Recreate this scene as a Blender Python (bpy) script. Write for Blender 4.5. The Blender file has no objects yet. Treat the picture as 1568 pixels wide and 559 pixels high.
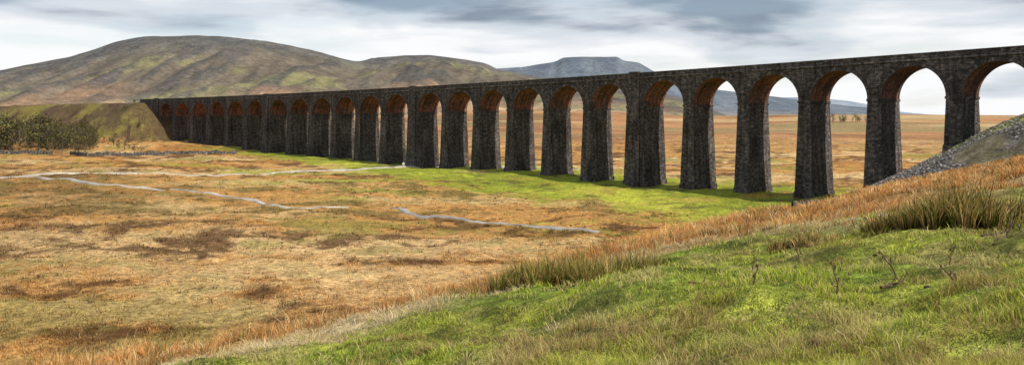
import bpy, math, random
import numpy as np
rng=np.random.default_rng(7); random.seed(7)
sc=bpy.context.scene
# ---------------------------------------------------------------- noise
def hash2(ix,iy,seed):
    h=(ix.astype(np.int64)*374761393+iy.astype(np.int64)*668265263+seed*974634777)&0xffffffff
    h=((h^(h>>13))*1274126177)&0xffffffff
    h=h^(h>>16)
    return (h&0xffffff)/float(0xffffff)
def vn(x,y,seed=0):
    x=np.asarray(x,float);y=np.asarray(y,float)
    ix=np.floor(x);iy=np.floor(y);fx=x-ix;fy=y-iy
    fx=fx*fx*(3-2*fx);fy=fy*fy*(3-2*fy)
    a=hash2(ix,iy,seed);b=hash2(ix+1,iy,seed);c=hash2(ix,iy+1,seed);d=hash2(ix+1,iy+1,seed)
    return (a+(b-a)*fx)*(1-fy)+(c+(d-c)*fx)*fy
def fbm(x,y,o=4,seed=0):
    r=0;a=1;t=0
    for i in range(o):
        r=r+a*(vn(x,y,seed+i*13)*2-1);t+=a;a*=.5
        x,y=x*1.62+y*1.21+3.1,y*1.62-x*1.21+7.7
    return r/t
def ss(a,b,x):
    t=np.clip((x-a)/(b-a),0,1);return t*t*(3-2*t)
def smax(a,b,k):
    return np.maximum(a,b)+k*np.log1p(np.exp(-np.abs(a-b)/k))
# ---------------------------------------------------------------- railway alignment
PIT=100/6
_n=np.arange(-70,60,.05)
_al=np.radians(44+.48*(np.clip(_n,-6,30)-12))
_x=np.cumsum(np.cos(_al))*.05*PIT; _y=np.cumsum(-np.sin(_al))*.05*PIT
i12=np.argmin(abs(_n-12)); _x+=-36.6+3.7-_x[i12]; _y+=299+.8-_y[i12]
def path(s):
    n=s/PIT
    return np.interp(n,_n,_x),np.interp(n,_n,_y),np.interp(n,_n,_al)
def deck(s):
    n=np.clip(s/PIT,-8,30); return 10.4+.05*n+.0041*n*n
def F(s,q,z):   # q>0 : camera side
    x,y,a=path(s); return (float(x-math.sin(a)*q),float(y-math.cos(a)*q),float(z))
c0=np.array(path(0)[:2]);c1=np.array(path(400)[:2]);cd=(c1-c0)/np.linalg.norm(c1-c0)
def viaco(X,Y):
    al=(X-c0[0])*cd[0]+(Y-c0[1])*cd[1]
    pp=-((X-c0[0])*(-cd[1])+(Y-c0[1])*cd[0])
    L=np.linalg.norm(c1-c0)
    mid=np.array(path(200)[:2]);m=-((mid[0]-c0[0])*(-cd[1])+(mid[1]-c0[1])*cd[0])
    return al, pp-m*4*np.clip(al/L,-.2,1.2)*(1-np.clip(al/L,-.2,1.2))
# ---------------------------------------------------------------- height field
feet={0:-11.5,1:-11.8,3:-12.9,6:-15,8:-16,10:-17,12:-17.7,14:-16.6,15:-16.2,16:-16.8,17:-18.5,18:-19,19:-18.6,20:-18.2,21:-17.8,22:-16.5,24:-15}
cp=[]
for n,z in feet.items():
    a,b,_=path(n*PIT);cp.append((float(a),float(b),z))
cp+=[(-130,225,-16),(-200,300,-14),(-60,225,-17.3),(0,200,-18),(60,190,-19),(-40,60,-18.3),(0,100,-18.5),(-100,120,-17.5),
(-60,100,-18),(40,150,-19.3),(-200,100,-16),(-260,400,-11),(-400,600,-6),(-300,800,-3),(0,500,-15),(100,400,-16),(200,350,-15),(0,900,-2),(400,900,-3),
(-600,500,-6),(600,500,-8),(900,900,-2),(-150,600,-10),(150,650,-11),(0,0,-18),(-100,0,-18),(60,60,-18),(150,100,-16),(0,1500,12),(-800,1400,14),(700,1500,6),(1500,1500,4)]
cp=np.array(cp)
def base(X,Y):
    num=0;den=0
    for a,b,z in cp:
        w=1/((X-a)**2+(Y-b)**2+200)**1.6
        num=num+w*z;den=den+w
    z=num/den
    r=np.hypot(X,Y)
    far=6+6*ss(1500,4000,r)
    return z+(far-z)*ss(1100,2200,r)
E1=np.array(path(420)[:2]);E1d=np.array([.64,-.77]);E0=np.array(path(-15)[:2]);E0d=np.array([-.78,.625])
U0=31.
def raydist(X,Y,E,d):
    t=np.maximum((X-E[0])*d[0]+(Y-E[1])*d[1],0)
    return np.hypot(X-E[0]-d[0]*t,Y-E[1]-d[1]*t)
def comps(X,Y):
    u=-.765*X+.643*Y; v=.643*X+.765*Y
    un=u+2.0*fbm(v/14,u/14,2,5)
    uc=np.maximum(un,-45)
    u0=U0+8*ss(20,4,v)
    hill=-1.6-.23*uc-.32*4*np.log1p(np.exp(np.clip((un-u0)/4,-30,30)))
    b=base(X,Y)
    e1=12.0-.56*np.maximum(0,raydist(X,Y,E1,E1d)-5)
    e0=8.7-.68*np.maximum(0,raydist(X,Y,E0,E0d)-5)
    return u,hill,b,e1,e0
def height(X,Y):
    X=np.asarray(X,float);Y=np.asarray(Y,float)
    u,hill,b,e1,e0=comps(X,Y)
    r=np.hypot(X,Y)
    b=b+1.0*fbm(X/45,Y/45,3,2)*ss(20,80,r)+.7*fbm(X/6,Y/6,3,3)*ss(40,65,u)*(1-ss(500,900,r))
    b=b+5*fbm(X/400,Y/400,3,4)*ss(450,1200,r)
    hill=hill+.18*fbm(X/.9,Y/.9,3,8)*ss(60,20,r)+.40*fbm(X/3.4,Y/3.4,2,9)*ss(3,12,r)
    e1=e1+.9*fbm(X/9,Y/9,3,11); e0=e0+4.2*fbm(X/16,Y/16,4,12)*ss(0,15,raydist(X,Y,E0,E0d))
    return smax(smax(smax(b,hill,.8),e1,.5),e0,.8)
# ---------------------------------------------------------------- colours
def C(*a): return np.array(a)
def mixc(a,b,w): return a+(b-a)*w[:,None]
# edge of the grazed pasture (downhill distance u); it swings uphill towards the embankment (v grows)
def greenlim(X,Y):
    v=.643*X+.765*Y; u=-.765*X+.643*Y
    k=ss(.18,.62,X/np.maximum(Y,1))
    return 16.8-1.5*ss(8,20,v)-9.0*k
def groundcol(X,Y):
    u,hill,b,e1,e0=comps(X,Y); N=len(X)
    r=np.hypot(X,Y)
    al,dv=viaco(X,Y)
    a1=fbm(X/30,Y/34,5,21);a2=fbm(X/9,Y/7,5,22);a3=fbm(X/2.2,Y/2.0,4,23);a4=fbm(X/60,Y/20,4,24)
    c=np.tile(C(.56,.30,.095),(N,1))  # moor grass tones; their patches also stand in for cloud shade and sun
    c=mixc(c,C(.76,.53,.26),ss(-.1,.35,a4+.35*a3+.2*a2)*.85)
    c=mixc(c,C(.37,.16,.04),ss(.0,.4,-a1+.6*a2+.3*a3)*.75)
    c=mixc(c,C(.13,.065,.028),ss(.06,.36,a2+.5*a3+.1*a1)*.85)
    c=mixc(c,C(.27,.24,.05),ss(.18,.5,a1*.7-a2*.7+.3*a3)*.75)
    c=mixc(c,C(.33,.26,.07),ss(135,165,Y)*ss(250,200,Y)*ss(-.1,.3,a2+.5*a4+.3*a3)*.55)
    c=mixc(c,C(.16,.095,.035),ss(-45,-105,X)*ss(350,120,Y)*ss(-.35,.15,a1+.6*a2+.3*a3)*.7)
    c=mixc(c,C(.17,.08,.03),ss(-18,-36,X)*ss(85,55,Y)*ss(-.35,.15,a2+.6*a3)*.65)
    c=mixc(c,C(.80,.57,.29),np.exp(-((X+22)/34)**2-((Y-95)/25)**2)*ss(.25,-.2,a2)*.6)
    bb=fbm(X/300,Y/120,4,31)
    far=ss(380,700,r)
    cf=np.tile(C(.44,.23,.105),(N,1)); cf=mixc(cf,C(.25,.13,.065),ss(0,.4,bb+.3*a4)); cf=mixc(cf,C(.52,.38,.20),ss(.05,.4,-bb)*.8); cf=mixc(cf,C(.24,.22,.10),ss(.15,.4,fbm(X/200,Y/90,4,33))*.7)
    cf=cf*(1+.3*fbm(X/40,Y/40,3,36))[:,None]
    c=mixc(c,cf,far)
    wd=14+26*ss(150,260,al)+10*ss(60,150,al)
    g=ss(wd+8,wd-10,dv+16*a2+10*a1)*ss(-32,-14,dv)*ss(45,90,al+20*a2)*ss(440,395,al)
    g=g*(1-.7*ss(.15,.5,fbm(X/12,Y/7,4,29)))
    g=np.maximum(g, ss(.10,.33,fbm(X/40,Y/14,4,26)+.2*a3)*ss(100,60,dv)*ss(0,20,dv)*ss(80,150,al)*.75)
    gc=mixc(np.tile(C(.29,.33,.035),(N,1)),C(.48,.50,.06),ss(-.15,.35,a1+.4*a3)); gc=mixc(gc,C(.16,.16,.035),ss(.08,.45,a2+.3*a3))
    c=mixc(c,gc,g)
    we=ss(-.5,1.5,e0-b); ec=mixc(np.tile(C(.115,.085,.04),(N,1)),C(.21,.18,.045),ss(.0,.3,fbm(X/16,Y/16,4,41)+.3*a3)); ec=mixc(ec,C(.085,.055,.035),ss(.0,.3,fbm(X/12,Y/12,4,42)+.4*a3))
    c=mixc(c,ec,we*.95)
    bw=u+2.6*fbm(X/6,Y/6,3,51)
    rush=mixc(np.tile(C(.40,.20,.07),(N,1)),C(.50,.33,.14),ss(-.2,.4,a2+.3*a3)); rush=mixc(rush,C(.19,.16,.04),ss(.2,.45,-a2+.3*a3)*.6)
    c=mixc(c,rush,ss(58,46,bw)*ss(-3,0,hill-b))
    hg=mixc(np.tile(C(.21,.28,.035),(N,1)),C(.34,.37,.055),ss(-.3,.4,fbm(X/3,Y/3,3,52)));hg=mixc(hg,C(.38,.31,.12),ss(.05,.45,fbm(X/1.6,Y/1.6,4,53))*.6);hg=mixc(hg,C(.07,.07,.02),ss(.1,.4,fbm(X/1.1,Y/1.1,3,54))*.6)
    lim=greenlim(X,Y)
    sw=4+4*ss(34,22,Y)
    c=mixc(c,mixc(rush,C(.60,.48,.27),.5+.4*ss(34,22,Y)),ss(lim+sw,lim+sw-3,bw)*ss(-3,0,hill-b))
    c=mixc(c,hg,ss(lim+1.5,lim-1.5,bw)*ss(-3,0,hill-b))
    w1=ss(-.3,1.0,e1-smax(b,hill,.8)+.8*a2)
    s1=mixc(np.tile(C(.22,.20,.185),(N,1)),C(.11,.10,.095),ss(-.1,.4,a3+.5*a2));s1=mixc(s1,C(.34,.32,.29),ss(.2,.5,-a3))
    top=ss(10,4,np.abs(dv-7)+4*a2)
    s1=mixc(s1,C(.34,.37,.06),top)
    s1=mixc(s1,C(.20,.17,.06),ss(.1,.35,fbm(X/10,Y/10,3,61))*.5)
    c=mixc(c,s1,w1)
    return np.clip(c,.01,.8)
# ---------------------------------------------------------------- mesh helper
def mk(name,V,faces_idx,sizes,mats,col=None,uv=None,mi=None,smooth=False):
    me=bpy.data.meshes.new(name)
    V=np.asarray(V,dtype=np.float32);fi=np.asarray(faces_idx,dtype=np.int32).ravel();sz=np.asarray(sizes,dtype=np.int32)
    me.vertices.add(len(V));me.vertices.foreach_set('co',V.ravel())
    me.loops.add(len(fi));me.loops.foreach_set('vertex_index',fi)
    me.polygons.add(len(sz));st=np.concatenate([[0],np.cumsum(sz)[:-1]]).astype(np.int32)
    me.polygons.foreach_set('loop_start',st);me.polygons.foreach_set('loop_total',sz)
    if mi is not None: me.polygons.foreach_set('material_index',np.asarray(mi,dtype=np.int32))
    me.polygons.foreach_set('use_smooth',np.full(len(sz),smooth))
    if col is not None:
        at=me.color_attributes.new('Col','FLOAT_COLOR','POINT')
        c4=np.ones((len(V),4),dtype=np.float32);c4[:,:3]=col;at.data.foreach_set('color',c4.ravel())
    if uv is not None:
        l=me.uv_layers.new(name='UV');l.data.foreach_set('uv',np.asarray(uv,dtype=np.float32).ravel())
    me.update(calc_edges=True)
    for m in mats: me.materials.append(m)
    ob=bpy.data.objects.new(name,me);sc.collection.objects.link(ob);return ob
def grid_faces(R,Cn):
    i=np.arange(R-1)[:,None]*Cn+np.arange(Cn-1)[None,:]
    return np.stack([i,i+1,i+Cn+1,i+Cn],-1).reshape(-1,4)
# ---------------------------------------------------------------- materials
def newmat(name):
    m=bpy.data.materials.new(name);m.use_nodes=True;nt=m.node_tree;b=nt.nodes['Principled BSDF']
    b.inputs['Roughness'].default_value=.95;b.inputs['Specular IOR Level'].default_value=.15
    return m,nt,b
def nd(nt,t,**k):
    n=nt.nodes.new(t)
    for a,v in k.items():
        if a in n.inputs.keys(): n.inputs[a].default_value=v
        else: setattr(n,a,v)
    return n
def terr_mat(name,scales,amt,bscale,bdist,bstr=.8):
    m,nt,b=newmat(name);L=nt.links.new
    at=nd(nt,'ShaderNodeAttribute',attribute_name='Col');tc=nd(nt,'ShaderNodeTexCoord')
    cur=at.outputs['Color']
    for s,a in zip(scales,amt):
        no=nd(nt,'ShaderNodeTexNoise');no.inputs['Scale'].default_value=s;no.inputs['Detail'].default_value=4;no.inputs['Roughness'].default_value=.65
        L(tc.outputs['Object'],no.inputs['Vector'])
        mr=nd(nt,'ShaderNodeMapRange');mr.inputs['From Min'].default_value=.3;mr.inputs['From Max'].default_value=.7;mr.inputs['To Min'].default_value=1-a;mr.inputs['To Max'].default_value=1+a
        L(no.outputs['Fac'],mr.inputs['Value'])
        vm=nd(nt,'ShaderNodeVectorMath',operation='SCALE');L(cur,vm.inputs[0]);L(mr.outputs[0],vm.inputs['Scale']);cur=vm.outputs[0]
    L(cur,b.inputs['Base Color'])
    no=nd(nt,'ShaderNodeTexNoise');no.inputs['Scale'].default_value=bscale;no.inputs['Detail'].default_value=6;no.inputs['Roughness'].default_value=.7
    L(tc.outputs['Object'],no.inputs['Vector'])
    bp=nd(nt,'ShaderNodeBump');bp.inputs['Strength'].default_value=bstr;bp.inputs['Distance'].default_value=bdist;L(no.outputs['Fac'],bp.inputs['Height']);L(bp.outputs[0],b.inputs['Normal'])
    return m
M_ground=terr_mat('ground_moor',[.35,1.6,7],[.28,.5,.38],1.2,1.0,1)
M_fell=terr_mat('fell',[.004,.02,.08],[.18,.25,.25],.02,16,1)
def blade_mat(name,tr=.35):
    m=bpy.data.materials.new(name);m.use_nodes=True;nt=m.node_tree;nt.nodes.clear();L=nt.links.new
    o=nd(nt,'ShaderNodeOutputMaterial');at=nd(nt,'ShaderNodeAttribute',attribute_name='Col')
    d=nd(nt,'ShaderNodeBsdfDiffuse');t=nd(nt,'ShaderNodeBsdfTranslucent');mx=nd(nt,'ShaderNodeMixShader');mx.inputs[0].default_value=tr
    L(at.outputs['Color'],d.inputs[0]);L(at.outputs['Color'],t.inputs[0]);L(d.outputs[0],mx.inputs[1]);L(t.outputs[0],mx.inputs[2]);L(mx.outputs[0],o.inputs[0]);return m
M_blade=blade_mat('grass_blades')
def stone_mat(name,c1,c2,mort,bw,bh,spd=.05,bias=-.2,mixin=None):
    m,nt,b=newmat(name);L=nt.links.new
    uv=nd(nt,'ShaderNodeUVMap',uv_map='UV')
    ns=nd(nt,'ShaderNodeTexNoise');ns.inputs['Scale'].default_value=.7;L(uv.outputs[0],ns.inputs['Vector'])
    sb=nd(nt,'ShaderNodeVectorMath',operation='MULTIPLY_ADD');sb.inputs[1].default_value=(.8,.7,0);L(ns.outputs['Color'],sb.inputs[0]);L(uv.outputs[0],sb.inputs[2])
    br=nd(nt,'ShaderNodeTexBrick');br.inputs['Scale'].default_value=1;br.inputs['Brick Width'].default_value=bw;br.inputs['Row Height'].default_value=bh
    br.inputs['Mortar Size'].default_value=spd;br.inputs['Mortar Smooth'].default_value=.7;br.inputs['Bias'].default_value=bias
    br.inputs['Color1'].default_value=(*c1,1);br.inputs['Color2'].default_value=(*c2,1);br.inputs['Mortar'].default_value=(*mort,1);L(sb.outputs[0],br.inputs['Vector'])
    cur=br.outputs['Color']
    if mixin:
        no=nd(nt,'ShaderNodeTexNoise');no.inputs['Scale'].default_value=.45;no.inputs['Detail'].default_value=5;L(uv.outputs[0],no.inputs['Vector'])
        mr=nd(nt,'ShaderNodeMapRange');mr.inputs['From Min'].default_value=.45;mr.inputs['From Max'].default_value=.62;L(no.outputs['Fac'],mr.inputs['Value'])
        mx=nd(nt,'ShaderNodeMix',data_type='RGBA');L(mr.outputs[0],mx.inputs[0]);L(cur,mx.inputs[6]);mx.inputs[7].default_value=(*mixin,1);cur=mx.outputs[2]
    for s,a,st in ((.12,.35,1),(1.3,.55,1),(5,.4,1),(.9,.5,.1)):
        mp=nd(nt,'ShaderNodeMapping');mp.inputs['Scale'].default_value=(1,st,1);L(uv.outputs[0],mp.inputs[0])
        no=nd(nt,'ShaderNodeTexNoise');no.inputs['Scale'].default_value=s;no.inputs['Detail'].default_value=4;L(mp.outputs[0],no.inputs['Vector'])
        mr=nd(nt,'ShaderNodeMapRange');mr.inputs['From Min'].default_value=.3;mr.inputs['From Max'].default_value=.7;mr.inputs['To Min'].default_value=1-a;mr.inputs['To Max'].default_value=1+a;L(no.outputs['Fac'],mr.inputs['Value'])
        vm=nd(nt,'ShaderNodeVectorMath',operation='SCALE');L(cur,vm.inputs[0]);L(mr.outputs[0],vm.inputs['Scale']);cur=vm.outputs[0]
    L(cur,b.inputs['Base Color'])
    n2=nd(nt,'ShaderNodeTexNoise');n2.inputs['Scale'].default_value=2.2;n2.inputs['Detail'].default_value=5;L(uv.outputs[0],n2.inputs['Vector'])
    mm=nd(nt,'ShaderNodeMath',operation='MULTIPLY_ADD');mm.inputs[1].default_value=-.6;L(br.outputs['Fac'],mm.inputs[0]);L(n2.outputs['Fac'],mm.inputs[2])
    bp=nd(nt,'ShaderNodeBump');bp.inputs['Strength'].default_value=1;bp.inputs['Distance'].default_value=.25;L(mm.outputs[0],bp.inputs['Height']);L(bp.outputs[0],b.inputs['Normal'])
    return m
M_stone=stone_mat('gritstone',(.066,.058,.056),(.150,.132,.123),(.045,.04,.038),.85,.42,.035)
M_ring=stone_mat('voussoirs',(.075,.067,.064),(.13,.115,.11),(.03,.03,.03),.62,1.2,.05)
M_brick=stone_mat('arch_brick',(.235,.10,.07),(.17,.08,.06),(.11,.075,.06),.9,.3,.03,mixin=(.09,.068,.058))
M_cope=stone_mat('coping',(.105,.097,.092),(.16,.147,.14),(.06,.06,.055),1.6,2,.03)
# ---------------------------------------------------------------- ground sheet
rr=[.25]
while rr[-1]<3: rr.append(rr[-1]*1.12)
while rr[-1]<600: rr.append(rr[-1]*1.0085)
while rr[-1]<26000: rr.append(rr[-1]*1.03)
rr=np.array(rr)
az=np.concatenate([np.radians(np.linspace(-180,-48,60))[:-1],np.radians(np.linspace(-48,48,1150)),np.radians(np.linspace(48,180,60))[1:]])
RR,AZ=np.meshgrid(rr,az,indexing='ij')
X=(RR*np.sin(AZ)).ravel();Y=(RR*np.cos(AZ)).ravel()
Z=height(X,Y)
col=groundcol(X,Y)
fg=grid_faces(len(rr),len(az))
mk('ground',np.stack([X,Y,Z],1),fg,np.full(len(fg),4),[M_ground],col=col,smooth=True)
# ---------------------------------------------------------------- fells
def fell(name,pts,D0,D1,D2,zb,colf,seed,ncol=420,nrow=90,gul=1.0,big=1.0):
    px=np.array([p[0] for p in pts],float);py=np.array([p[1] for p in pts],float)
    t=(np.linspace(px[0],px[-1],ncol));tt=(t-784)/1250
    ridge=(182-np.interp(t,px,py))/1250*D1
    k=np.ones(5)/5; ridge=np.convolve(np.pad(ridge,2,'edge'),k,'valid')
    v=np.concatenate([np.linspace(0,1,nrow),np.linspace(1,1.9,25)[1:]])
    VV,TT=np.meshgrid(v,tt,indexing='ij');RG=np.broadcast_to(ridge,VV.shape)
    Dd=np.where(VV<=1,D0+(D1-D0)*VV,D1+(D2-D1)*(VV-1)/.9)
    pr=np.where(VV<=1,.30*VV+.70*ss(.12,1.05,VV)*1.0,1-ss(0,.9,VV-1))
    pr=np.where(VV<=1,pr/(.30+.70*float(ss(.12,1.05,np.array(1.0)))),pr)
    X=TT*Dd;Y=Dd
    edge=ss(0,.08,(TT-tt[0])/(tt[-1]-tt[0]))*ss(0,.08,(tt[-1]-TT)/(tt[-1]-tt[0]))
    nz=fbm(X/(.12*D1),Y/(.2*D1),5,seed)
    g=fbm(X/(.018*D1),Y/(.12*D1),4,seed+5)
    mid=4*VV*(1-VV)*(VV<=1)
    Z=zb+(RG-zb)*pr*edge+(big*nz*.016*D1+gul*g*.005*D1)*mid*np.clip(RG/(.06*D1),0,1)+fbm(X/60,Y/60,3,seed+9)*.0006*min(D1,3000)
    Z=Z-.008*D1*(1-edge)-.01*D1*ss(.1,0,VV)
    c=colf(X.ravel(),Y.ravel(),np.clip(VV.ravel(),0,1.2),nz.ravel(),g.ravel())
    f=grid_faces(len(v),ncol)
    return mk(name,np.stack([X.ravel(),Y.ravel(),Z.ravel()],1),f,np.full(len(f),4),[M_fell],col=c,smooth=True)
def colA(X,Y,v,nz,g):
    N=len(X);a=fbm(X/260,Y/200,5,71);b=fbm(X/90,Y/120,5,72);d=fbm(X/30,Y/50,4,73)
    c=np.tile(C(.36,.21,.11),(N,1));c=mixc(c,C(.42,.31,.17),ss(0,.35,a)*.8);c=mixc(c,C(.22,.145,.08),ss(.0,.3,b)*.6)
    m=mixc(np.tile(C(.14,.11,.072),(N,1)),C(.20,.18,.075),ss(.05,.35,a+.4*b));m=mixc(m,C(.068,.06,.052),ss(.0,.3,g+.3*b+.3*d)*.8)
    c=mixc(c,m,ss(.20,.46,v+.15*a+.08*b))
    t=mixc(np.tile(C(.12,.108,.09),(N,1)),C(.082,.076,.07),ss(-.1,.3,b+.5*d))
    c=mixc(c,t,ss(.62,.90,v+.12*a))
    return c*.95+C(.018,.022,.029)  # slight blue lift paints aerial haze into the colour
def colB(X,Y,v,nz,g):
    N=len(X);c=mixc(np.tile(C(.15,.18,.215),(N,1)),C(.115,.14,.18),ss(-.2,.3,g));return mixc(c,C(.30,.27,.22),ss(.5,.1,v)*.6)  # bluish-grey base colour carries painted distance haze
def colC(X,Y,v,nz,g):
    N=len(X);return mixc(np.tile(C(.27,.32,.38),(N,1)),C(.22,.27,.34),ss(-.2,.3,g))  # paler blue: more haze painted into the farthest hills
fell('mountain',[(-700,150),(-400,140),(-200,125),(0,108),(60,96),(110,87),(145,76),(175,65),(215,57),(290,55),(360,58),(430,68),(490,80),(530,92),(548,95),(575,89),(620,85),(660,85),(715,92),(745,97),(762,107),(820,117),(900,128),(1000,142),(1100,158),(1180,168)],1250,2900,5200,4,colA,80,520,120,gul=1.5)
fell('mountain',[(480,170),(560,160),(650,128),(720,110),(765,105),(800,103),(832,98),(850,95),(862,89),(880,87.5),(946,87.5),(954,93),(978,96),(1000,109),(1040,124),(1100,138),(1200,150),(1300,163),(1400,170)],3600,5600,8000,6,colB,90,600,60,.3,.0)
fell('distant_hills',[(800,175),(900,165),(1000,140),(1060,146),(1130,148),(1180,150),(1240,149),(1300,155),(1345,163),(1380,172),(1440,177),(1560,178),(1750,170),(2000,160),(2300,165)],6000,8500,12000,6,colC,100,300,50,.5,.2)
# ---------------------------------------------------------------- viaduct
class MB:
    def __init__(s): s.V=[];s.F=[];s.S=[];s.U=[];s.M=[]
    def quad(s,p,uv,m):
        i=len(s.V);s.V+=p;s.F+=list(range(i,i+len(p)));s.S.append(len(p));s.U+=uv;s.M.append(m)
    def box(s,a0,a1,q0,q1,zb,zt,m,bs=0,bq0=0,bq1=0,nseg=1,top=None):
        zB=(lambda x:zb) if not callable(zb) else zb
        zT=(lambda x:zt) if not callable(zt) else zt
        for k in range(nseg):
            f0=k/nseg;f1=(k+1)/nseg
            ta=a0+(a1-a0)*f0;tb=a0+(a1-a0)*f1
            ba=a0-bs+(a1-a0+2*bs)*f0;bb=a0-bs+(a1-a0+2*bs)*f1
            for q,bq in ((q1,q1+bq1),(q0,q0-bq0)):
                s.quad([F(ba,bq,zB(ba)),F(bb,bq,zB(bb)),F(tb,q,zT(tb)),F(ta,q,zT(ta))],[(ba,zB(ba)),(bb,zB(bb)),(tb,zT(tb)),(ta,zT(ta))],m)
            s.quad([F(ta,q0,zT(ta)),F(tb,q0,zT(tb)),F(tb,q1,zT(tb)),F(ta,q1,zT(ta))],[(ta,q0),(tb,q0),(tb,q1),(ta,q1)],m if top is None else top)
            s.quad([F(ba,q0-bq0,zB(ba)),F(bb,q0-bq0,zB(bb)),F(bb,q1+bq1,zB(bb)),F(ba,q1+bq1,zB(ba))],[(ba,q0),(bb,q0),(bb,q1),(ba,q1)],m)
        for t,b_ in ((a0,a0-bs),(a1,a1+bs)):
            s.quad([F(b_,q0-bq0,zB(b_)),F(b_,q1+bq1,zB(b_)),F(t,q1,zT(t)),F(t,q0,zT(t))],[(q0-bq0+31.3+t,zB(b_)),(q1+bq1+31.3+t,zB(b_)),(q1+31.3+t,zT(t)),(q0+31.3+t,zT(t))],m)
vb=MB()
HW=4.5;R=6.6
SP=lambda x:float(deck(x))-9.2
STR=lambda x:float(deck(x))-1.55
piers=[]
for g in range(4):
    for k,o in enumerate([0,17.6,33.8,50,66.2,82.4]): piers.append((g*100+o,k==0))
piers.append((400,True))
arches=[]
for i in range(24):
    s0=piers[i][0]+(2.9 if piers[i][1] else 1.5); arches.append(s0+R)
K=28
for sc_ in arches:
    th=[math.pi*k/K for k in range(K+1)]
    ps=[(sc_-R*math.cos(t),SP(sc_-R*math.cos(t))+R*math.sin(t)) for t in th]
    for k in range(K):
        (sa,za),(sb_,zb_)=ps[k],ps[k+1]
        for q in (HW,-HW):
            vb.quad([F(sa,q,za),F(sb_,q,zb_),F(sb_,q,STR(sb_)),F(sa,q,STR(sa))],[(sa,za),(sb_,zb_),(sb_,STR(sb_)),(sa,STR(sa))],0)
        vb.quad([F(sa,-HW-.07,za),F(sb_,-HW-.07,zb_),F(sb_,HW+.07,zb_),F(sa,HW+.07,za)],[(-HW+sc_,th[k]*R),(-HW+sc_,th[k+1]*R),(HW+sc_,th[k+1]*R),(HW+sc_,th[k]*R)],2)
        T=.8
        o=[(sc_-(R+T)*math.cos(t),SP(sc_-R*math.cos(t))+(R+T)*math.sin(t)) for t in (th[k],th[k+1])]
        for q,sg in ((HW,1),(-HW,-1)):
            qq=q+sg*.07
            vb.quad([F(sa,qq,za),F(sb_,qq,zb_),F(*[o[1][0],qq,o[1][1]]),F(o[0][0],qq,o[0][1])],[(th[k]*R,0.1),(th[k+1]*R,.1),(th[k+1]*R,.9),(th[k]*R,.9)],1)
            vb.quad([F(o[0][0],q,o[0][1]),F(o[1][0],q,o[1][1]),F(o[1][0],qq,o[1][1]),F(o[0][0],qq,o[0][1])],[(0,0),(.1,0),(.1,.1),(0,.1)],1)
for s_,king in piers:
    w=2.9 if king else 1.5
    for q in (HW,-HW):
        vb.quad([F(s_-w,q,SP(s_-w)),F(s_+w,q,SP(s_+w)),F(s_+w,q,STR(s_+w)),F(s_-w,q,STR(s_-w))],[(s_-w,SP(s_-w)),(s_+w,SP(s_+w)),(s_+w,STR(s_+w)),(s_-w,STR(s_-w))],0)
    x,y,a=path(s_);gz=float(height(np.array([x]),np.array([y]))[0])-3
    dz=SP(s_)-.45-gz;bt=.034*dz
    vb.box(s_-w,s_+w,-HW,HW,gz,SP(s_)-.45,0,bs=bt,bq0=bt*.8,bq1=bt*.8)
    vb.box(s_-w-.16,s_+w+.16,-HW-.16,HW+.16,SP(s_)-.5,SP(s_)+.02,0)
    pz=gz+3.9
    if dz>9:
        e=.034*(SP(s_)-pz)+.12
        vb.box(s_-w-e,s_+w+e,-HW-e*.9,HW+e*.9,gz,pz,0,bs=.15,bq0=.15,bq1=.15)
    if king:
        for sg in (1,-1):
            q0,q1=(HW-.3,HW+.45) if sg>0 else (-HW-.45,-HW+.3)
            vb.box(s_-1.7,s_+1.7,q0,q1,gz,float(deck(s_))+.1,0,bs=bt*.6,bq0=bt*.8 if sg<0 else 0,bq1=bt*.8 if sg>0 else 0)
            vb.box(s_-1.85,s_+1.85,q0-.1,q1+.1,float(deck(s_))+.1,float(deck(s_))+.3,3)
A0,A1=-17,470
ns=160
vb.box(A0,A1,-HW-.32,HW+.32,lambda x:float(deck(x))-1.56,lambda x:float(deck(x))-1.2,3,nseg=ns)
for q0,q1 in ((HW-.4,HW+.08),(-HW-.08,-HW+.4)):
    vb.box(A0,A1,q0,q1,lambda x:float(deck(x))-1.2,lambda x:float(deck(x))-.18,0,nseg=ns)
    vb.box(A0,A1,q0-.12,q1+.12,lambda x:float(deck(x))-.18,lambda x:float(deck(x)),3,nseg=ns)
vb.box(A0,-2.9,-HW,HW,-16,lambda x:float(deck(x))-1.57,0,nseg=8)
vb.box(402.9,A1,-HW,HW,-16,lambda x:float(deck(x))-1.57,0,nseg=12)
mk('railway_viaduct',vb.V,vb.F,vb.S,[M_stone,M_ring,M_brick,M_cope],uv=vb.U,mi=vb.M)
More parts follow.
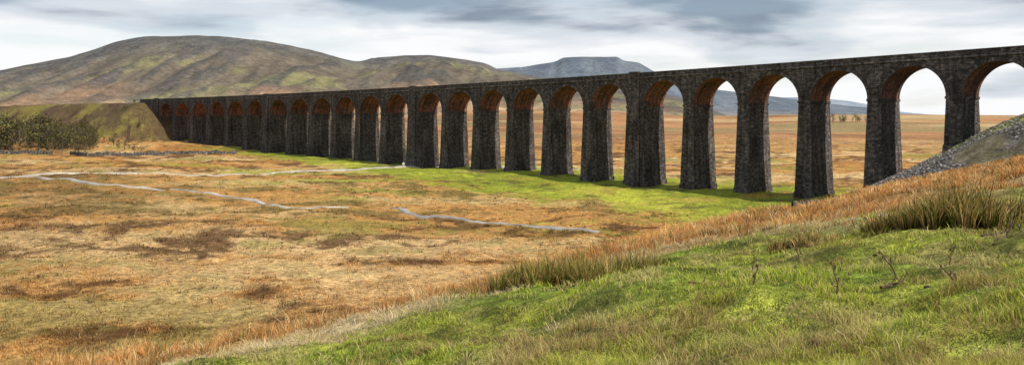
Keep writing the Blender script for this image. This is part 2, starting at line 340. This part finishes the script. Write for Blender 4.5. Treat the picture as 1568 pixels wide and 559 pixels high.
# ---------------------------------------------------------------- strips (paths, walls)
def resample(pts,step):
    p=np.array(pts,float)
    out=[]
    for i in range(len(p)-1):
        a=p[max(i-1,0)];b=p[i];c=p[i+1];d=p[min(i+2,len(p)-1)]
        n=max(2,int(np.linalg.norm(c-b)/step))
        for k in range(n):
            t=k/n;out.append(.5*((2*b)+(-a+c)*t+(2*a-5*b+4*c-d)*t*t+(-a+3*b-3*c+d)*t**3))
    out.append(p[-1]);return np.array(out)
M_gravel=terr_mat('gravel_path',[.15,.5,6],[.25,.3,.2],8,.03)
trail_pts=[]
def trail(name,pts,w,lift=.18,cc=(.36,.32,.27)):
    P=resample(pts,1.2);wob=np.stack([fbm(P[:,0]/9,P[:,1]/9,3,77),fbm(P[:,0]/9,P[:,1]/9,3,78)],1)*w*1.0
    P=P+wob;trail_pts.append(P)
    T=np.gradient(P,axis=0);T/=np.linalg.norm(T,axis=1)[:,None];Nn=np.stack([-T[:,1],T[:,0]],1)
    wn=w*(1+.5*fbm(np.arange(len(P))/5.,np.zeros(len(P)),3,5))
    offs=np.array([-.62,-.5,-.2,.2,.5,.62]);lf=np.array([-.6,lift*.8,lift,lift,lift*.8,-.6])
    V=[]
    hc=height(P[:,0],P[:,1])
    for i,o in enumerate(offs):
        q=P+Nn*(o*wn)[:,None]
        V.append(np.stack([q[:,0],q[:,1],np.maximum(height(q[:,0],q[:,1]),hc-.3)+lf[i]],1))
    V=np.stack(V,1).reshape(-1,3);f=grid_faces(len(P),6)
    c=np.tile(C(*cc),(len(V),1))*(1+.4*fbm(V[:,0]/3,V[:,1]/3,3,4))[:,None]
    return mk(name,V,f,np.full(len(f),4),[M_gravel],col=c,smooth=True)
trail('gravel_track',[(-190,205),(-150,215),(-118,233),(-93,241),(-73,259),(-57,269),(-42.5,287),(-28,301),(-12,292),(-2,281),(10,271),(22,268)],2.9,.28,(.42,.38,.32))
trail('footpath',[(-160,222),(-124,215),(-100,200),(-87,197),(-73.6,190),(-57.5,178),(-47,167),(-39,163.5),(-33,167)],1.5,.24,cc=(.36,.33,.29))
trail('footpath',[(-25.6,167),(-17.9,155),(-10,149),(-.5,144),(7.3,139),(14,134)],1.4,.22,cc=(.34,.32,.29))
def wall(name,pts,h=1.3,w=.6):
    P=resample(pts,.7);n=len(P);T=np.gradient(P,axis=0);T/=np.linalg.norm(T,axis=1)[:,None];Nn=np.stack([-T[:,1],T[:,0]],1)
    z=height(P[:,0],P[:,1]);hh=h*(1+.18*rng.normal(size=n).clip(-1.5,1.5))
    prof=[(-.5*w,-.5),(-.38*w,None),(0,None),(.38*w,None),(.5*w,-.5)]
    V=[]
    d=np.arange(n)*.7
    for j,(o,zz) in enumerate(prof):
        q=P+Nn*(o+.06*rng.normal(size=n))[:,None]
        top=z+(zz if zz is not None else hh*(1.0 if j==2 else .88))
        V.append(np.stack([q[:,0],q[:,1],top],1))
    V=np.stack(V,1).reshape(-1,3);f=grid_faces(n,5)
    uvv=np.stack([np.repeat(d,5),np.tile([0,1,1.3,1.6,2.6],n)],1)
    mk(name,V,f,np.full(len(f),4),[M_wall],uv=uvv[f.ravel()])
M_wall=stone_mat('drystone',(.13,.12,.105),(.26,.24,.21),(.03,.03,.03),.5,.25,.05)
wall('drystone_wall',[(-172,318),(-160,310),(-150,318),(-146,330),(-132,345),(-118,350)],1.5)
wall('drystone_wall',[(-215,312),(-195,316),(-178,316)],1.5)
wall('drystone_wall',[(59,172),(63,175),(67,177)],1.1)
wall('drystone_wall',[(-520,930),(-430,960),(-300,1010),(-150,1020)],2.2,1)
wall('drystone_wall',[(-330,640),(-250,600),(-180,600),(-120,640)],1.6,.8)
# ---------------------------------------------------------------- blades
def blades(name,P,h,w,lean,col,mat=M_blade,droop=.5,dirb=None,dark=.5):
    N=len(P);a=rng.uniform(0,2*np.pi,N)
    la=rng.uniform(0,2*np.pi,N) if dirb is None else dirb
    sx=np.stack([np.cos(a),np.sin(a),np.zeros(N)],1)*(w/2)[:,None]
    ld=np.stack([np.cos(la),np.sin(la),np.zeros(N)],1)
    up=np.array([0,0,1.])
    mid=P+up*(h*.55)[:,None]+ld*(lean*h*.28)[:,None]
    tip=P+up*(h*(1-.3*droop*lean))[:,None]+ld*(lean*h)[:,None]
    V=np.stack([P-sx,P+sx,mid-sx*.75,mid+sx*.75,tip],1).reshape(-1,3)
    i=np.arange(N)[:,None]*5
    fi=np.concatenate([i+0,i+1,i+3,i+2,i+2,i+3,i+4],1).ravel()
    sz=np.tile([4,3],N)
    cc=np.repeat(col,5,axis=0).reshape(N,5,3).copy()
    cc[:,0:2]*=dark  # root vertices darkened in the colour, as shading low in the grass
    return mk(name,V,fi,sz,[mat],col=cc.reshape(-1,3))
def pal(cols,probs,N,var=.25):
    c=np.array(cols)[rng.choice(len(cols),N,p=np.array(probs)/sum(probs))]
    return c*(1+var*rng.uniform(-1,1,(N,1)))
N=360000
t=rng.uniform(-.78,.8,N);Zd=1/(1/70+(1/3.2-1/70)*rng.random(N)**1.6);Xh=t*Zd;Yh=Zd
u=-.765*Xh+.643*Yh;r=np.hypot(Xh,Yh)
bw=u+2.6*fbm(Xh/6,Yh/6,3,51);lim=greenlim(Xh,Yh)
tuft=fbm(Xh/.55,Yh/.55,3,201);pt=fbm(Xh/2.5,Yh/2.5,3,202)
k=(bw+rng.normal(size=N)*1.0<lim+.6)&(tuft+.30*rng.normal(size=N)>-.35)
Xh,Yh,r,tuft,pt=Xh[k],Yh[k],r[k],tuft[k],pt[k];N=len(Xh)
h=(.03+.16*ss(-.12,.5,tuft)+.06*ss(0,.5,pt))*rng.uniform(.6,1.4,N)
w=.007*np.maximum(1,r/7)
col=pal([(.36,.46,.045),(.50,.57,.07),(.19,.26,.035),(.60,.57,.13),(.68,.57,.28)],[4,3.4,1.4,2,1.1],N)
dry=ss(.0,.32,fbm(Xh/1.5,Yh/1.5,4,53)+.12*rng.normal(size=N));col=mixc(col,C(.62,.50,.24),dry*.75)
bro=ss(.10,.34,fbm(Xh/2.4,Yh/2.4,4,57)+.1*rng.normal(size=N));col=mixc(col,C(.36,.23,.11),bro*.75)
col=mixc(col,C(.07,.11,.02),ss(.0,.40,-tuft)*.75)
P=np.stack([Xh,Yh,height(Xh,Yh)-.01],1)
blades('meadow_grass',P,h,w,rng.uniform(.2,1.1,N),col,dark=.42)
def clumps(name,cx,cy,rad,nb,hh,ww,cfun,lean=(.1,.6),dark=.5):
    M=len(cx);idx=np.repeat(np.arange(M),nb);N=len(idx)
    an=rng.uniform(0,2*np.pi,N);rd=np.sqrt(rng.random(N))*rad[idx]
    x=cx[idx]+np.cos(an)*rd;y=cy[idx]+np.sin(an)*rd
    rel=rd/rad[idx]
    h=hh[idx]*rng.uniform(.55,1.15,N)*(1-.35*rel)
    col=cfun(x,y,idx,N)
    P=np.stack([x,y,height(x,y)-.05],1)
    return blades(name,P,h,ww[idx]*rng.uniform(.7,1.3,N),rng.uniform(*lean,N)*(.4+.8*rel),col,dirb=an+rng.normal(size=N)*.5,dark=dark)
# moor tussocks
M=46000
t=rng.uniform(-.8,.7,M);Zd=1/(1/330+(1/42-1/330)*rng.random(M)**1.0);cx=t*Zd;cy=Zd
u=-.765*cx+.643*cy;al,dv=viaco(cx,cy)
den=fbm(cx/9,cy/7,5,22)
gsel=(dv<45)&(al>60)&(rng.random(M)>.08)
tp=np.concatenate(trail_pts)[::2];dm=np.full(M,1e9)
for p in tp: dm=np.minimum(dm,(cx-p[0])**2+(cy-p[1])**2)
k=(u>46)&(~gsel)&(rng.random(M)<.35+1.1*ss(-.3,.4,den))&(dm>2.0**2)
cx,cy=cx[k],cy[k];M=len(cx);rz=np.hypot(cx,cy)
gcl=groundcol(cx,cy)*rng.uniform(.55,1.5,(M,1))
gcl=mixc(gcl,C(.09,.045,.02),(rng.random(M)<.2)*.8)
gcl=mixc(gcl,C(.74,.54,.27),(rng.random(M)<.15)*.6)
clumps('moorland_grass',cx,cy,rng.uniform(.2,.6,M)*(1+rz/400),10,rng.uniform(.22,.75,M),.035*np.maximum(1,rz/60),lambda x,y,i,N:gcl[i]*rng.uniform(.75,1.3,(N,1)),(.3,1.2),.3)
# brown rush band below the brow
M=46000
v=rng.uniform(-35,150,M);uu=rng.uniform(4,54,M)
cx=-.765*uu+.643*v;cy=.643*uu+.765*v
tt=cx/np.maximum(cy,.1)
lim=greenlim(cx,cy)
bw=uu+2.6*fbm(cx/6,cy/6,3,51)
k=(cy>4)&(abs(tt)<.85)&(bw+1.2*rng.normal(size=M)>lim+1+2*ss(32,22,cy))&(fbm(cx/5,cy/5,4,301)+.15*rng.normal(size=M)>-.18)
u_,hl,bb,e1,e0=comps(cx,cy);k&=(hl>e1)
cx,cy,uu=cx[k],cy[k],uu[k];M=len(cx);rz=np.hypot(cx,cy)
rcol=pal([(.58,.29,.10),(.66,.42,.17),(.40,.19,.07),(.68,.53,.29),(.23,.20,.06)],[4.2,3.0,2,1.8,1.1],M,.22)
clump_t=fbm(cx/3,cy/3,3,311)
rcol*= (1+.5*clump_t)[:,None]
clumps('brown_rushes',cx,cy,rng.uniform(.2,.55,M),16,rng.uniform(.3,.95,M)*(1+.5*clump_t)*(1-.3*ss(38,52,uu)),.013*np.maximum(1,rz/14),lambda x,y,i,N:rcol[i]*rng.uniform(.7,1.3,(N,1)),(.2,.9),.33)
# straw fringe
M=5200
v=rng.uniform(-15,40,M);uu=rng.uniform(10,26,M);cx=-.765*uu+.643*v;cy=.643*uu+.765*v
bw=uu+2.6*fbm(cx/6,cy/6,3,51);lim=greenlim(cx,cy);k=(cy>4)&(bw-lim>-.6)&(bw-lim<2.6+1.4*ss(34,22,cy));cx,cy=cx[k],cy[k];M=len(cx)
dcol=pal([(.68,.55,.32),(.56,.42,.20),(.74,.63,.41)],[2,1.8,1],M)
clumps('dry_grass',cx,cy,rng.uniform(.2,.5,M),34,rng.uniform(.15,.38,M),np.full(M,.016),lambda x,y,i,N:dcol[i]*rng.uniform(.75,1.2,(N,1)),(.6,1.6),.5)
# tufts on the pasture
M=480
t=rng.uniform(-.25,.72,M);Zd=1/(1/60+(1/7-1/60)*rng.random(M));cx=t*Zd;cy=Zd;bw=-.765*cx+.643*cy
k=(bw<14)&(fbm(cx/2.4,cy/2.4,4,57)>-.05);cx,cy=cx[k],cy[k];M=len(cx)
tcol=pal([(.62,.50,.27),(.44,.30,.13),(.30,.29,.08)],[2,1.4,1],M)
clumps('grass_tufts',cx,cy,rng.uniform(.08,.3,M),34,rng.uniform(.12,.38,M),.008*np.maximum(1,cy/10),lambda x,y,i,N:tcol[i]*rng.uniform(.7,1.2,(N,1)),(.3,1.4),.4)
# big rush clumps
def bigrush(px,py,rx,ry,M,hmin,hmax,g=1):
    an=rng.uniform(0,2*np.pi,M);rd=np.sqrt(rng.random(M))
    cx=px+np.cos(an)*rd*rx;cy=py+np.sin(an)*rd*ry
    hb=rng.uniform(hmin,hmax,M)*(1.1-.4*rd)
    ct=rng.uniform(.55,1.35,M)
    def cf(x,y,i,N):
        return pal([(.15,.18,.035),(.25,.26,.05),(.50,.32,.11),(.60,.43,.19),(.06,.065,.02)],[3.4*g,3*g,2.8,1.8,2.2],N,.3)*ct[i][:,None]
    clumps('rush_clump',cx,cy,rng.uniform(.15,.36,M),80,hb,np.full(M,.026),cf,(.05,.7),.16)
bigrush(1.5,25.0,2.1,1.3,86,.95,1.75)
bigrush(3.6,25.6,1.2,.9,34,.9,1.6)
bigrush(11.4,21,1.1,1.0,32,1.0,1.7,.4)
bigrush(12.4,22.5,1.0,1.0,24,.8,1.4,.4)
bigrush(10.4,22.5,.8,.8,14,.6,1.0,.5)
bigrush(13.4,21.6,.8,.8,14,.6,1.0,.3)
bigrush(9.6,27,1.2,.8,14,.5,.9,.3)
bigrush(-1.6,24.6,.9,.6,8,.4,.8,.4)
# ---------------------------------------------------------------- rocks
def rocks(name,x,y,s,mat,colr,sink=.25):
    t_=(1+5**.5)/2
    iv=np.array([(-1,t_,0),(1,t_,0),(-1,-t_,0),(1,-t_,0),(0,-1,t_),(0,1,t_),(0,-1,-t_),(0,1,-t_),(t_,0,-1),(t_,0,1),(-t_,0,-1),(-t_,0,1)])/1.9
    fc=np.array([(0,11,5),(0,5,1),(0,1,7),(0,7,10),(0,10,11),(1,5,9),(5,11,4),(11,10,2),(10,7,6),(7,1,8),(3,9,4),(3,4,2),(3,2,6),(3,6,8),(3,8,9),(4,9,5),(2,4,11),(6,2,10),(8,6,7),(9,8,1)])
    n=len(x);a=rng.uniform(0,6.28,n)
    V=iv[None]*(1+.22*rng.normal(size=(n,12,1)).clip(-1.5,1.5))*np.stack([s*rng.uniform(.8,1.4,n),s*rng.uniform(.7,1.2,n),s*rng.uniform(.4,.8,n)],1)[:,None,:]*.5
    ca,sa=np.cos(a)[:,None],np.sin(a)[:,None]
    V2=np.stack([V[...,0]*ca-V[...,1]*sa,V[...,0]*sa+V[...,1]*ca,V[...,2]],-1)
    V2+=np.stack([x,y,height(x,y)+s*(.5-sink)*.4],1)[:,None,:]
    f=(fc[None]+np.arange(n)[:,None,None]*12).reshape(-1,3)
    c=np.repeat(colr,12,axis=0)
    return mk(name,V2.reshape(-1,3),f,np.full(len(f),3),[mat],col=c)
M_rock=terr_mat('rock',[1.5,8],[.25,.3],6,.05)
n=26000;t=rng.uniform(.36,.8,n);Yd=rng.uniform(95,190,n);Xd=t*Yd
u,hl,bb,e1,e0=comps(Xd,Yd);al,dv=viaco(Xd,Yd)
k=(e1>smax(hl,bb,.8)-.2)&(dv>9)&(fbm(Xd/10,Yd/10,3,61)<.2)
Xd,Yd=Xd[k],Yd[k];n=len(Xd)
rocks('scree',Xd,Yd,rng.uniform(.2,.62,n)**1.3,M_rock,pal([(.27,.25,.23),(.17,.16,.145),(.38,.36,.33),(.11,.10,.095)],[3,2,1.2,1],n))
for (x,y,s,nn) in ((12.9,30,.24,12),(11.9,27.5,.2,5),(14.6,32,.25,6)):
    xx=x+rng.normal(size=nn)*.6;yy=y+rng.normal(size=nn)*.6
    rocks('limestone_rocks',xx,yy,rng.uniform(.5,1.2,nn)*s,M_rock,pal([(.40,.38,.35),(.28,.26,.24)],[1,1],nn))
xx=rng.uniform(2,13,14);yy=xx/rng.uniform(.3,.6,14)
rocks('peat_clods',xx,yy,rng.uniform(.08,.22,14),M_rock,pal([(.07,.05,.035),(.12,.09,.06)],[1,1],14),.45)
# ---------------------------------------------------------------- dead stems
m,nt,b=newmat('dead_wood');M_wood=m
no=nd(nt,'ShaderNodeTexNoise');no.inputs['Scale'].default_value=20;cr=nd(nt,'ShaderNodeValToRGB');cr.color_ramp.elements[0].color=(.05,.03,.02,1);cr.color_ramp.elements[1].color=(.17,.12,.08,1);nt.links.new(no.outputs['Fac'],cr.inputs[0]);nt.links.new(cr.outputs[0],b.inputs['Base Color'])
def tube(V,Fc,S,pts,r0,r1,sides=6):
    pts=np.array(pts,float);n=len(pts);T=np.gradient(pts,axis=0);b0=len(V)
    for i in range(n):
        tt=T[i]/np.linalg.norm(T[i]);a=np.cross(tt,[.3,.9,.2]);a/=np.linalg.norm(a);c=np.cross(tt,a);r=r0+(r1-r0)*i/(n-1)
        for k in range(sides):
            an=6.2832*k/sides;V.append(pts[i]+r*(math.cos(an)*a+math.sin(an)*c))
    for i in range(n-1):
        for k in range(sides):
            Fc+= [b0+i*sides+k,b0+i*sides+(k+1)%sides,b0+(i+1)*sides+(k+1)%sides,b0+(i+1)*sides+k];S.append(4)
    Fc+=list(range(b0+(n-1)*sides,b0+n*sides));S.append(sides)
def stem(name,x,y,h,lean,nb=4,r=.018):
    V=[];Fc=[];S=[];z=float(height(np.array([x]),np.array([y]))[0])-.05
    pts=[]
    for i in range(7):
        f=i/6;pts.append((x+lean[0]*f*f*h+.02*random.gauss(0,1)*h,y+lean[1]*f*h,z+h*f))
    tube(V,Fc,S,pts,r,r*.35)
    for k in range(nb):
        i=random.randint(2,6);p=np.array(pts[i]);d=np.array([random.gauss(0,1),random.gauss(0,1),.8]);d/=np.linalg.norm(d);l=h*random.uniform(.08,.2)
        tube(V,Fc,S,[p,p+d*l*.5,p+d*l+np.array([0,0,.03])],r*.5,r*.2,5)
        q=p+d*l
        tube(V,Fc,S,[q,q+np.array([0,0,.02]),q+np.array([0,0,.05])],r*.9,r*.6,6)
    mk(name,np.array(V),Fc,S,[M_wood])
for (x,y,h,lx) in ((9.4,32.6,1.0,.02),(8.9,32,.7,.1),(7.2,20.4,.6,-.7),(7.5,21.2,.45,-.4),(6.35,13.5,.55,-.5),(4.95,12.4,.45,-.1),(10.9,18,.4,.5),(11.6,18.6,.35,-.5),(5.6,19,.5,.1),(8.3,15.5,.4,.3),(4.0,13.5,.3,.2),(9.7,14.6,.35,-.5),(6.2,11.4,.28,-.6),(12.2,20,.8,.1)):
    stem('dead_thistle',x,y,h,(lx,.1))
def log(name,x,y,l,ang,r):
    V=[];Fc=[];S=[];pts=[]
    for i in range(7):
        f=i/6-.5;px=x+math.cos(ang)*l*f;py=y+math.sin(ang)*l*f+.04*random.gauss(0,1);pts.append((px,py,float(height(np.array([px]),np.array([py]))[0])+r+.03+.05*abs(f)))
    tube(V,Fc,S,pts,r,r*.5,7)
    for i in (2,4,5):
        p=np.array(pts[i]);tube(V,Fc,S,[p,p+np.array([.05,.02,.06]),p+np.array([.08,0,.13])],r*.4,r*.2,5)
    mk(name,np.array(V),Fc,S,[M_wood])
log('fallen_branch',3.95,16.6,.8,.3,.03);log('fallen_branch',10.9,18.4,.6,-.2,.03);log('fallen_branch',5.7,12.2,.4,.1,.025)
# ---------------------------------------------------------------- trees
def tree(V,Fc,S,mi,cols,x,y,h,wd,nleaf=420,lc=((.095,.10,.035),(.16,.15,.05),(.055,.055,.027),(.12,.085,.05)),ls=1):
    z=float(height(np.array([x]),np.array([y]))[0])-.3
    tp=[(x,y,z),(x+.1,y,z+h*.25),(x+.2*random.gauss(0,1),y,z+h*.5),(x+.3*random.gauss(0,1),y,z+h*.8)]
    tube(V,Fc,S,tp,h*.025,h*.008,5);cl=[]
    for k in range(14):
        f=random.uniform(.05,.95);p=np.array(tp[0])*(1-f)+np.array(tp[3])*f
        a=random.uniform(0,6.28);l=wd*random.uniform(.5,1)*(1.1-f*.6)
        e=p+np.array([math.cos(a)*l,math.sin(a)*l,l*random.uniform(.3,1.0)])
        mid=(p+e)/2+np.array([0,0,-.1*l]);tube(V,Fc,S,[p,mid,e],h*.01,h*.003,4);cl.append((e,l*.45));cl.append((mid,l*.35))
        for j in range(2):
            e2=mid+np.random.normal(size=3)*l*.4+np.array([0,0,l*.3]);tube(V,Fc,S,[mid,(mid+e2)/2,e2],h*.006,h*.002,3);cl.append((e2,l*.3))
    cols+= [(.13,.11,.09)]*(len(V)-len(cols))
    tint=random.uniform(.55,1.4)
    for k in range(nleaf):
        c,rr_=random.choice(cl);p=c+np.random.normal(size=3)*rr_*.7
        a=np.random.normal(size=3);a/=np.linalg.norm(a);b_=np.cross(a,np.random.normal(size=3));b_/=np.linalg.norm(b_);s=random.uniform(.10,.28)*h/8*ls
        i=len(V);V+=[p+a*s,p+b_*s,p-a*s*.8,p-b_*s*.8];Fc+=[i,i+1,i+2,i+3];S.append(4)
        cc=random.choice(lc);f=random.uniform(.6,1.4)*tint;cols+=[(cc[0]*f,cc[1]*f,cc[2]*f)]*4
np.random.seed(3)
M_leaf=blade_mat('foliage',.2)
V=[];Fc=[];S=[];mi=[];cols=[]
for k in range(190):
    yy=random.uniform(335,430);f=random.random();xx=(-.70+.19*f)*yy
    if k>155: xx=random.uniform(-.54,-.47)*yy;yy+=15
    hh=random.uniform(7,15)*(1-.35*float(ss(.6,1,f))) if k<=155 else random.uniform(1.5,4)
    tree(V,Fc,S,mi,cols,xx,yy,float(hh),float(hh)*.42,nleaf=270,ls=1.15)
mk('tree_row',np.array(V),Fc,S,[M_leaf],col=np.array(cols))
V=[];Fc=[];S=[];mi=[];cols=[];tree(V,Fc,S,mi,cols,106,212,5,1.6,nleaf=60);mk('bare_tree',np.array(V),Fc,S,[M_leaf],col=np.array(cols))
V=[];Fc=[];S=[];mi=[];cols=[]
for k in range(16):
    yy=random.uniform(850,950);xx=random.gauss(.405,.012)*yy;tree(V,Fc,S,mi,cols,xx,yy,random.uniform(6,11),5,nleaf=160)
mk('distant_trees',np.array(V),Fc,S,[M_leaf],col=np.array(cols))
# information sign by the track
V=[];Fc=[];S=[];z=float(height(np.array([-38.]),np.array([286.]))[0])
m,nt,b=newmat('white_board');b.inputs['Base Color'].default_value=(.6,.6,.58,1)
tube(V,Fc,S,[(-38,286,z-.3),(-38,286,z+1),(-38,286,z+2.1)],.09,.08,8)
i=len(V)
for dy in (-.03,.03):
    for dx,dz in ((-.4,1.0),(.4,1.0),(.4,1.8),(-.4,1.8)): V.append(np.array((-38+dx,285.88+dy,z+dz)))
for q in ((0,1,2,3),(4,5,6,7),(0,1,5,4),(1,2,6,5),(2,3,7,6),(3,0,4,7)): Fc+=[i+a for a in q];S.append(4)
mk('information_sign',np.array(V),Fc,S,[m])
# ---------------------------------------------------------------- world
sun_el,sun_az=math.radians(40),math.radians(126)
w=bpy.data.worlds.new('World');sc.world=w;w.use_nodes=True;nt=w.node_tree;nt.nodes.clear();L=nt.links.new
out=nd(nt,'ShaderNodeOutputWorld');sky=nd(nt,'ShaderNodeTexSky',sky_type='NISHITA');sky.sun_disc=False;sky.sun_elevation=sun_el;sky.sun_rotation=sun_az
bg1=nd(nt,'ShaderNodeBackground');bg1.inputs[1].default_value=.12;L(sky.outputs[0],bg1.inputs[0])
tc=nd(nt,'ShaderNodeTexCoord')
def noise(scale,loc,det=5,rough=.55,sc_=1,rot=5,dist=0):
    mp=nd(nt,'ShaderNodeMapping');mp.inputs['Scale'].default_value=scale;mp.inputs['Location'].default_value=loc;mp.inputs['Rotation'].default_value=(0,math.radians(rot),0);L(tc.outputs['Generated'],mp.inputs[0])
    no=nd(nt,'ShaderNodeTexNoise');no.inputs['Scale'].default_value=sc_;no.inputs['Detail'].default_value=det;no.inputs['Roughness'].default_value=rough;no.inputs['Distortion'].default_value=dist;L(mp.outputs[0],no.inputs[0]);return no.outputs['Fac']
n1=noise((3.2,3.2,16),(5.3,1.2,.9),5,.47,dist=.2,rot=4)
n2=noise((5,5,34),(8.1,2.7,5.4),5,.5)
sep=nd(nt,'ShaderNodeSeparateXYZ');L(tc.outputs['Generated'],sep.inputs[0])
el=nd(nt,'ShaderNodeMapRange');el.inputs['From Min'].default_value=.045;el.inputs['From Max'].default_value=.15;el.inputs['To Min'].default_value=-.13;el.inputs['To Max'].default_value=.13;L(sep.outputs[2],el.inputs[0])
ad=nd(nt,'ShaderNodeMath',operation='ADD');L(n1,ad.inputs[0]);L(el.outputs[0],ad.inputs[1])
cr=nd(nt,'ShaderNodeValToRGB');e=cr.color_ramp.elements;cr.color_ramp.interpolation='EASE'
e[0].position=.47;e[0].color=(.95,.955,.965,1);e[1].position=.69;e[1].color=(.26,.32,.40,1)
x=e.new(.57);x.color=(.68,.73,.79,1)
L(ad.outputs[0],cr.inputs[0])
bg2=nd(nt,'ShaderNodeBackground');bg2.inputs[1].default_value=1.03;L(cr.outputs[0],bg2.inputs[0])
mk_=nd(nt,'ShaderNodeMapRange');mk_.inputs['From Min'].default_value=.36;mk_.inputs['From Max'].default_value=.52;mk_.inputs['To Min'].default_value=.65;mk_.inputs['To Max'].default_value=1;L(n2,mk_.inputs[0])
mx=nd(nt,'ShaderNodeMixShader');L(mk_.outputs[0],mx.inputs[0]);L(bg1.outputs[0],mx.inputs[1]);L(bg2.outputs[0],mx.inputs[2]);L(mx.outputs[0],out.inputs[0])
# ---------------------------------------------------------------- sun, camera
sd=bpy.data.lights.new('sun','SUN');sd.energy=5.0;sd.angle=math.radians(1.0);sd.color=(1,.92,.80);so=bpy.data.objects.new('sun',sd);sc.collection.objects.link(so)
from mathutils import Vector
dv_=Vector((math.sin(sun_az)*math.cos(sun_el),math.cos(sun_az)*math.cos(sun_el),math.sin(sun_el)))
so.rotation_euler=dv_.to_track_quat('Z','Y').to_euler();so.location=dv_*500
cam=bpy.data.cameras.new('camera');cam.sensor_width=36;cam.lens=36*1250/1568;cam.shift_y=-97.5/1568;cam.clip_end=40000;cam.clip_start=.1
co=bpy.data.objects.new('camera',cam);co.rotation_euler=(math.radians(90),0,0);sc.collection.objects.link(co);sc.camera=co
sc.view_settings.view_transform='Standard';sc.view_settings.look='None';sc.view_settings.exposure=0
